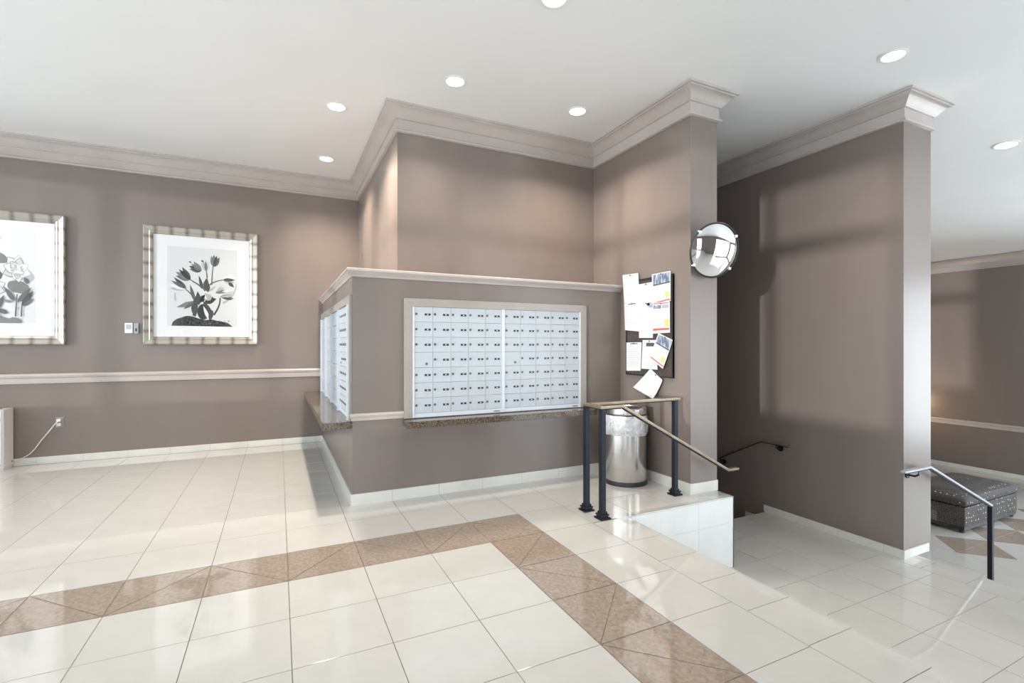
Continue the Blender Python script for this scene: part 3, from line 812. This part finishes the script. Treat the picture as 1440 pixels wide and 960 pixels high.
def art_peony(mb):
    mb.box(-.388, .388, -.0128, -.012, .262, 1.36, 'art_paper')
    d = [-.0130]
    def put(pts, mat):
        d[0] -= .00004; ngon(mb, pts, mat, d[0])
    # crop space: x px in the zoom (right edge of print 237), local x = .388 - (237-x)/503*110*0.00676.. scaled
    X = lambda x: .388 - (237 - x) * .00151
    Z = lambda y: 1.36 - (y - 205) / 567 * 1.098
    def pp(pts, mat): put([(X(a), Z(b)) for a, b in pts], mat)
    pp(ell(-60, 360, 130, 46, .1, jit=.08), 'ink_40'); pp(ell(-90, 470, 120, 80, 0, jit=.1), 'ink_25')
    pp(ell(130, 545, 70, 40, .2, jit=.06), 'ink_40'); pp(ell(170, 470, 60, 40, .4, jit=.1), 'ink_55')
    for k in range(14): pp(ell(random.uniform(-40, 60), random.uniform(215, 300), random.uniform(5, 12), random.uniform(4, 9), random.uniform(0, 3), 9, .2), random.choice(('ink_55', 'ink_70', 'ink_90')))
    def bloom(cx, cy, r, n=26):
        for k in range(n):
            a = random.uniform(0, 6.28); q = r * (1 - k / n)
            pp(petal(cx + .1 * q * math.cos(a), cy + .1 * q * math.sin(a), q * 1.06, q * .47, a), ('ink_40', 'ink_55', 'ink_40')[k % 3])
            pp(petal(cx + .1 * q * math.cos(a), cy + .1 * q * math.sin(a), q, q * .40, a), ('ink_90', 'ink_90', 'ink_70')[k % 3])
        for k in range(10):
            a = random.uniform(0, 6.28); pp(petal(cx + .2 * r * math.cos(a), cy + .2 * r * math.sin(a), r * .3, r * .08, a), 'ink_55')
    bloom(125, 440, 88); bloom(-20, 560, 80); bloom(-150, 380, 95); bloom(-210, 560, 80)
    for a, b, c, w in (((115, 730), (120, 650), (125, 590), 10), ((150, 730), (150, 660), (165, 600), 9), ((20, 740), (0, 680), (-10, 620), 12), ((-120, 740), (-120, 640), (-140, 470), 12)):
        pp(stroke(curve(a, b, c), w, w * .7), 'ink_25')
    for a, b, L, w, g, m in ((110, 635, 110, 16, 125, 'ink_25'), (125, 640, 130, 15, 48, 'ink_25'), (150, 660, 120, 17, 52, 'ink_15'), (155, 665, 90, 10, 35, 'ink_25'), (95, 640, 60, 9, 170, 'ink_40'),
                             (-10, 700, 120, 18, 60, 'ink_25'), (-60, 700, 120, 20, 120, 'ink_25'), (190, 525, 50, 12, 120, 'ink_25')):
        pp(petal(a, b, L, w, -math.radians(g)), m)
    pp([(-280, 772), (-280, 735), (-150, 740), (-40, 715), (40, 735), (75, 745), (100, 735), (140, 745), (150, 772)], 'ink_40')
    pp(ell(40, 700, 30, 14, .3, jit=.1), 'ink_25')
picture(-1.611, -.268, 1.478, 3.066, 'silver framed black and white tulip print, right of the two pictures', art_tulips)
picture(-3.745, -2.404, 1.475, 3.085, 'silver framed peony print at the left edge of the view', art_peony)

# ---------------------------------------------------------------- small things on the back wall
t = thing('thermostat', (-1.768, YB, 1.628), 'small white thermostat left of the tulip picture', 'thermostat')
MB().box(-.042, .042, -.026, 0, 0, .132, 'white_plastic').build('cover', t, bevel=.005)
MB().box(-.028, .028, -.029, -.025, .05, .112, 'print_faint').build('dial_plate', t, bevel=.003)
t = thing('wall_switch', (-1.688, YB, 1.622), 'small grey key switch beside the white thermostat', 'switch')
MB().box(-.026, .026, -.03, 0, 0, .138, 'print_grey').build('cover', t, bevel=.004)
MB().box(-.008, .008, -.034, -.03, .03, .07, 'black_plate').build('toggle', t, bevel=.002)
t = thing('power_outlet', (-2.467, YB, .44), 'taupe power outlet low on the back wall', 'outlet')
MB().box(-.040, .040, -.006, 0, 0, .130, 'outlet_ivory').build('cover_plate', t, bevel=.002)
for z in (.038, .092): MB().cyl((0, 0), .018, .018, 0, .004, 'outlet_ivory', 16).build('socket', t, loc=(0, -.007, z)).rotation_euler = (math.pi / 2, 0, 0)
ac = thing('convector_heater', (-3.60, YB - .017, 0), 'beige convector cabinet at the left edge against the back wall', 'heater')
MB().box(-.70, .71, -.235, 0, .03, .715, 'ac_panel').build('cabinet', ac, bevel=.008)
MB().box(-.68, .69, -.247, -.236, .08, .58, 'ac_front').build('front_panel', ac, bevel=.006)
MB().box(-.68, .69, -.247, -.236, .60, .70, 'ac_front').build('top_panel', ac, bevel=.006)
MB().box(-.69, .70, -.215, -.01, 0, .032, 'ac_panel').build('plinth', ac)
for k in range(14): MB().box(-.6 + k * .09, -.54 + k * .09, -.20, -.05, .714, .719, 'frame_black').build('grille_slot', ac)
MB().cyl((0, 0), .009, .009, 0, .004, 'black_plate', 12).build('screw', ac, loc=(.710, -.04, .075)).rotation_euler = (0, math.pi / 2, 0)
cx_, cy_ = -2.467 + 3.60, .017
pth = [(-.0, -.05, .525), (-.03, -.055, .49), (-.09, -.05, .40), (-.16, -.045, .30), (-.22, -.04, .20), (-.27, -.03, .14), (-.33, -.03, .098), (-.41, -.03, .075)]
cord = MB().tube([(a + cx_, b + cy_, c) for a, b, c in pth], .006, 'cord_white', 8).build('cord', ac, smooth=60)
for z in (.480, .534): MB().box(cx_ - .020, cx_ + .020, cy_ - .045, cy_ - .010, z - .017, z + .017, 'cord_white').build('plug', cord, bevel=.006)

# ---------------------------------------------------------------- notice board and papers
nb = thing('notice_board', (XW, 4.125, 1.13), 'dark brown notice board on the wall pier', 'notice board')
MB().box(-.022, -.004, -.37, .37, .015, 1.06, 'cork_board').build('board', nb)
for a, b, c, d in ((-.37, -.355, 0, 1.075), (.355, .37, 0, 1.075)): MB().box(-.030, -.002, a, b, c, d, 'frame_black').build('frame_side', nb, bevel=.002)
for c, d in ((0, .015), (1.06, 1.075)): MB().box(-.030, -.002, -.355, .355, c, d, 'frame_black').build('frame_edge', nb, bevel=.002)
def flyer(corners, label, off, kind, curl=0.0):
    """corners: TL,TR,BR,BL as (y,z) on the pier face; kind picks the print"""
    cy = sum(c[0] for c in corners) / 4; cz = min(c[1] for c in corners)
    o = thing('paper_notice', (XW - .03 - off, cy, cz), label, 'paper', 'papers on the notice board')
    TL, TR, BR, BL = [Vector((c[0] - cy, c[1] - cz)) for c in corners]
    def at(u, v): return (TL * (1 - u) + TR * u) * (1 - v) + (BL * (1 - u) + BR * u) * v
    n = 6; vs = []; fs = []
    for i in range(n + 1):
        for j in range(n + 1):
            p = at(i / n, j / n); b = curl * ((j / n) ** 2) * (1 + .5 * (i / n))
            vs.append((-b, p.x, p.y))
    for i in range(n):
        for j in range(n): fs.append((i * (n + 1) + j, (i + 1) * (n + 1) + j, (i + 1) * (n + 1) + j + 1, i * (n + 1) + j + 1))
    m = len(vs); vs2 = vs + [(a + .0012, b, c) for a, b, c in vs]
    fs2 = fs + [tuple(m + k for k in reversed(f)) for f in fs]
    MB().add(vs2, fs2, 'paper').build('sheet', o)
    mb = MB()
    def rect(u0, u1, v0, v1, mat):
        P = [at(u0, v0), at(u1, v0), at(u1, v1), at(u0, v1)]; vv = (v0, v0, v1, v1); uu = (u0, u1, u1, u0)
        mb.add([(-.0009 - curl * v_ ** 2 * (1 + .5 * u_), p.x, p.y) for p, v_, u_ in zip(P, vv, uu)], [(0, 1, 2, 3)], mat)
    if kind == 'text':
        rect(.3, .7, .05, .075, 'print_grey')
        for k in range(12): rect(.12, .88 - .25 * ((k * 7) % 4 == 0), .14 + k * .06, .150 + k * .06, 'print_faint')
        rect(.45, .55, .9, .915, 'print_grey')
    elif kind == 'list':
        rect(.25, .75, .03, .06, 'print_dark')
        for k in range(11): rect(.10, .9, .12 + k * .07, .128 + k * .07, 'print_faint')
    elif kind == 'flyer':
        rect(.06, .98, .03, .34, 'print_photo'); rect(.06, .98, .34, .385, 'print_dark')
        for k in range(5): rect(.14, .66, .45 + k * .06, .46 + k * .06, 'print_faint')
        rect(.72, .94, .66, .84, 'print_orange'); rect(.08, .98, .91, .955, 'print_red')
    elif kind == 'red':
        rect(.04, .96, .02, .05, 'print_red'); rect(.06, .5, .09, .2, 'print_photo'); rect(.55, .94, .09, .2, 'print_grey')
        for k in range(6): rect(.1, .62, .3 + k * .07, .312 + k * .07, 'print_faint')
        rect(.70, .96, .56, .80, 'print_orange'); rect(.04, .96, .84, .91, 'print_red')
    elif kind == 'photo':
        rect(.28, .88, .10, .22, 'print_dark'); rect(.35, .8, .08, .10, 'print_grey')
        for k in range(9): rect(.12, .9, .34 + k * .065, .35 + k * .065, 'print_faint')
    elif kind == 'stamp':
        rect(.62, .98, .02, .16, 'print_photo'); rect(.55, .75, .03, .10, 'print_dark')
        for k in range(10): rect(.1, .86, .24 + k * .068, .25 + k * .068, 'print_faint')
    mb.build('printing', o)
    MB().lathe([(.0, -.002), (.008, -.002), (.008, .004), (.003, .008), (.0, .009)], 'print_dark', n=10).build('pin', o, loc=(-.002, at(.5, .04).x, at(.5, .04).y)).rotation_euler = (0, -math.pi / 2, 0)
flyer([(4.550, 2.289), (4.277, 2.277), (4.248, 1.948), (4.518, 1.957)], 'blank white sheet overhanging the top left corner of the notice board', .002, 'text')
flyer([(4.265, 2.148), (4.033, 2.152), (4.036, 1.860), (4.250, 1.870)], 'white sheet in the top centre of the notice board', .001, 'text')
flyer([(4.054, 2.232), (3.777, 2.233), (3.777, 1.925), (4.040, 1.893)], 'flyer with a photo strip in the top right corner of the board', .004, 'flyer')
flyer([(4.518, 1.953), (4.248, 1.955), (4.248, 1.622), (4.505, 1.645)], 'white sheet with a black heading at the left edge of the board', .003, 'list')
flyer([(4.252, 1.945), (4.033, 1.939), (4.038, 1.548), (4.260, 1.551)], 'long white sheet with a small photo in the middle of the board', .0045, 'stamp')
flyer([(4.038, 1.924), (3.787, 1.919), (3.782, 1.600), (4.043, 1.594)], 'flyer with red bands and an orange box at the right edge', .006, 'red')
flyer([(4.480, 1.500), (4.219, 1.503), (4.236, 1.186), (4.480, 1.174)], 'white sheet alone in the lower left of the board', .002, 'list')
flyer([(4.201, 1.527), (3.989, 1.525), (3.968, 1.210), (4.224, 1.210)], 'white sheet with a dark picture in the lower middle of the board', .003, 'photo')
flyer([(3.946, 1.600), (3.742, 1.523), (3.863, 1.226), (4.077, 1.333)], 'tilted photo flyer hanging askew at the lower right of the board', .010, 'flyer', .012)
flyer([(4.077, 1.217), (3.894, 1.105), (3.989, 0.901), (4.325, 0.997)], 'tilted blank sheet dangling below the notice board', .004, 'plain', .03)

# ---------------------------------------------------------------- convex mirror
mr = thing('convex_mirror', (3.835, 3.405, 2.395), 'round convex security mirror on the corner of the wall pier', 'mirror')
nrm = Vector((-.20, -1, -.26)).normalized()
q = nrm.to_track_quat('Z', 'Y').to_matrix().to_4x4()
R_ = .258; sag = .062
prof = []
Rs = (R_ * R_ + sag * sag) / (2 * sag)
for k in range(15):
    r = R_ * (1 - k / 14.0); prof.append((max(r, .0005), math.sqrt(Rs * Rs - r * r) - (Rs - sag)))
def oriented(mb, name, parent, smooth=None):
    o = mb.build(name, parent, smooth); o.matrix_local = q.copy(); return o
oriented(MB().lathe(prof, 'mirror_glass', n=56), 'mirror_face', mr, 180)
oriented(MB().lathe([(R_ - .004, -.012), (R_ + .010, -.012), (R_ + .012, .004), (R_ + .003, .010), (R_ - .004, .006)], 'dark_plastic', n=56), 'rim', mr, 40)
oriented(MB().cyl((0, 0), R_ - .003, R_ - .003, -.012, -.006, 'dark_plastic', 40), 'backing', mr)
for a in (35, 140, 215, 320):
    c_, s_ = math.cos(math.radians(a)), math.sin(math.radians(a))
    oriented(MB().box(R_ * c_ - .012, R_ * c_ + .012, R_ * s_ - .012, R_ * s_ + .012, -.014, .014, 'lens_trim'), 'clip', mr)
MB().tube([(0.0, .0, -.0), (.03, .08, .02), (.03, .135, .02)], .012, 'dark_plastic').build('bracket', mr)
MB().cyl((0, 0), .045, .045, 0, .008, 'dark_plastic', 20).build('wall_plate', mr, loc=(.03, .134, .02)).rotation_euler = (math.pi / 2, 0, 0)

# ---------------------------------------------------------------- waste bin
bn = thing('waste_bin', (3.372, 4.182, 0), 'round stainless steel waste bin beside the wall pier', 'bin')
r = .222
MB().lathe([(.02, .0), (r + .006, 0), (r + .008, .02), (r + .004, .042), (r - .004, .046)], 'dark_plastic', n=48).build('base_ring', bn, smooth=40)
MB().lathe([(r - .004, .04), (r, .05), (r, .735)], 'steel', n=56).build('body', bn, smooth=40)
def wob(a, j): return .004 * math.sin(a * 9 + j) + .003 * math.sin(a * 17 + 2 * j) + (.006 * math.sin(a * 3) if j == 0 else 0)
MB().lathe([(r + .006, .525), (r + .010, .55), (r + .012, .60), (r + .008, .66), (r + .009, .70), (r + .004, .732)], 'liner_plastic', n=72, wob=wob).build('bin_liner', bn, smooth=60)
MB().lathe([(r + .003, .730), (r + .004, .742), (r - .001, .745)], 'dark_plastic', n=48).build('seal_ring', bn, smooth=40)
MB().lathe([(r, .742), (r + .002, .75), (r + .002, .80), (r - .006, .808), (r - .035, .806), (r - .045, .796), (r - .16, .792), (.001, .79)], 'steel', n=56).build('lid', bn, smooth=40)
MB().lathe([(r - .06, .793), (r - .07, .800), (r - .15, .803), (.001, .803)], 'dark_plastic', n=40).build('flap', bn, smooth=40)
MB().box(r - .02, r + .035, -.05, .05, .10, .80, 'dark_plastic').build('hinge_spine', bn, bevel=.008)

# ---------------------------------------------------------------- hand rails
def post(parent, x, y, z0, z1, w=.044):
    MB().box(x - w / 2, x + w / 2, y - w / 2, y + w / 2, z0, z1, 'rail_black').build('post', parent, bevel=.003)
    f = MB().box(x - .052, x + .052, y - .052, y + .052, z0, z0 + .014, 'rail_black').build('foot', parent, bevel=.003)
    MB().box(x - .036, x + .036, y - .036, y + .036, z0 + .014, z0 + .030, 'rail_black').build('collar', f, bevel=.003)
    MB().box(x - .042, x + .042, y - .042, y + .042, z0 + .030, z0 + .042, 'rail_black').build('collar', f, bevel=.003)
    MB().box(x - .030, x + .030, y - .030, y + .030, z0 + .042, z0 + .062, 'rail_black').build('collar', f, bevel=.003)
gr = thing('stair_handrail', (2.481, 3.38, 0), 'black post and bronze guard rail in front of the waste bin', 'handrail')
ox, oy = 2.481, 3.38
post(gr, 0, 0, 0, .935); post(gr, -.006, .226, 0, .935); post(gr, 1.037, .226, 0, .935)
MB().bar([(1.085, .226, .953), (-.006, .226, .953), (-.006, .0, .953), (.205, 0, .953), (1.502, 0, .256), (1.64, 0, .256)], .052, .022, 'rail_bronze').build('top_rail', gr, bevel=.003)
MB().bar([(1.06, .226, .934), (-.006, .226, .934), (-.006, .0, .934), (.205, 0, .934), (1.502, 0, .237), (1.60, 0, .237)], .030, .012, 'rail_black').build('rail_channel', gr)

wr = thing('wall_handrail', (XS, 4.03, .15), 'bronze handrail on the wall going down the dark stairwell', 'handrail')
MB().bar([(-.08, -.165, .098), (-.08, .225, .098), (-.08, 1.75, -.72)], .05, .02, 'rail_bronze').build('top_rail', wr, bevel=.003)
MB().bar([(-.08, -.15, .079), (-.08, .225, .079), (-.08, 1.75, -.739)], .03, .012, 'rail_black').build('rail_channel', wr)
for y, z in ((0.0, .02), (.86, -.33)):
    b_ = MB().cyl((0, 0), .036, .036, 0, .012, 'rail_black', 20).build('bracket', wr, loc=(-.012, y, z)); b_.rotation_euler = (0, math.pi / 2, 0)
    MB().tube([(-.005, y, z), (-.06, y, z), (-.08, y, z + .02), (-.08, y, z + .055)], .010, 'rail_black').build('bracket_arm', wr)

rr = thing('lobby_handrail', (XL1, 2.60, ZL), 'metal handrail with one post beside the bright wall end', 'handrail')
MB().bar([(-.44, 0, .935), (.035, 0, .935), (1.36, 0, .355)],   .05, .02, 'rail_steel').build('top_rail', rr, bevel=.003)
MB().bar([(-.40, 0, .916), (.035, 0, .916), (1.36, 0, .336)], .03, .014, 'rail_black').build('rail_channel', rr)
MB().box(1.34, 1.384, -.022, .022, ZO - ZL, .33, 'rail_black').build('post', rr, bevel=.003)
MB().box(1.31, 1.414, -.052, .052, ZO - ZL, ZO - ZL + .014, 'rail_black').build('foot', rr, bevel=.003)
b_ = MB().cyl((0, 0), .036, .036, 0, .012, 'rail_black', 20).build('bracket', rr, loc=(-.16, .100, .845)); b_.rotation_euler = (math.pi / 2, 0, 0)
MB().tube([(-.16, .09, .845), (-.16, .03, .845), (-.16, 0, .865), (-.16, 0, .905)], .010, 'rail_black').build('bracket_arm', rr)

# ---------------------------------------------------------------- ottoman
ot = thing('ottoman', (10.17, 4.05, ZO), 'large dark dotted ottoman with a thick cushion', 'ottoman')
wx, wy = .875, .44
MB().box(-wx, wx, -wy, wy, .10, .40, 'ottoman_fabric').build('body', ot, bevel=.02)
MB().box(-wx + .01, wx - .01, -wy + .01, wy - .01, .05, .105, 'frame_black').build('plinth', ot, bevel=.005)
for sx in (-1, 1):
    for sy in (-1, 1):
        MB().lathe([(.02, 0), (.032, .005), (.036, .055)], 'frame_black', c=(sx * (wx - .06), sy * (wy - .06)), n=14).build('foot', ot)
NXc, NYc = 36, 20; cu = MB(); vs = []; fs = []
def cushion_pt(u, v, top):
    e = max((1 - abs(u) ** 10) * (1 - abs(v) ** 6), 0)
    k = e ** .45
    z = .487 + (.075 * k if top else -.068 * min(1, 3 * k)) + (.05 * (1 - u * u) * (1 - v * v) if top else 0) + (.006 * math.sin(6 * u + 4 * v) * k if top else 0)
    return (u * (wx + .02), v * (wy + .02), z)
for i in range(NXc + 1):
    for j in range(NYc + 1):
        a_ = math.sin(math.pi / 2 * (-1 + 2 * i / NXc)); b_ = math.sin(math.pi / 2 * (-1 + 2 * j / NYc))
        vs.append(cushion_pt(a_, b_, True))
tot = len(vs)
for i in range(NXc + 1):
    for j in range(NYc + 1):
        a_ = math.sin(math.pi / 2 * (-1 + 2 * i / NXc)); b_ = math.sin(math.pi / 2 * (-1 + 2 * j / NYc))
        vs.append(cushion_pt(a_, b_, False))
def id_(i, j): return i * (NYc + 1) + j
for i in range(NXc):
    for j in range(NYc):
        fs.append((id_(i, j), id_(i + 1, j), id_(i + 1, j + 1), id_(i, j + 1)))
        fs.append((tot + id_(i, j + 1), tot + id_(i + 1, j + 1), tot + id_(i + 1, j), tot + id_(i, j)))
for i in range(NXc):
    for j in (0, NYc): fs.append((id_(i, j), id_(i + 1, j), tot + id_(i + 1, j), tot + id_(i, j)))
for j in range(NYc):
    for i in (0, NXc): fs.append((id_(i, j), id_(i, j + 1), tot + id_(i, j + 1), tot + id_(i, j)))
cu.add(vs, fs, 'ottoman_fabric').build('cushion', ot, smooth=50)

# ---------------------------------------------------------------- floor lamp in the corner of the lower lobby (behind the stair wall from here)
emit('shade_glow', (1.0, .72, .42), 2.5)
fl = thing('floor_lamp', (13.35, 6.75, ZO), 'lit floor lamp in the corner of the lower lobby', 'lamp')
MB().lathe([(.001, 0), (.15, 0), (.15, .02), (.03, .035), (.014, .05)], 'rail_bronze', n=28).build('base', fl, smooth=40)
MB().cyl((0, 0), .013, .013, .045, 1.22, 'rail_bronze', 16).build('pole', fl, smooth=40)
MB().lathe([(.20, 1.02), (.13, 1.32)], 'shade_glow', n=32).build('lamp_shade', fl, smooth=40)
ld = bpy.data.lights.new('lobby_lamp_light', 'POINT'); ld.energy = 60; ld.color = (1, .72, .45); ld.shadow_soft_size = .06
lo = bpy.data.objects.new('lobby_lamp_light', ld); COL.objects.link(lo); lo.parent = fl; lo.location = (0, 0, 1.40)
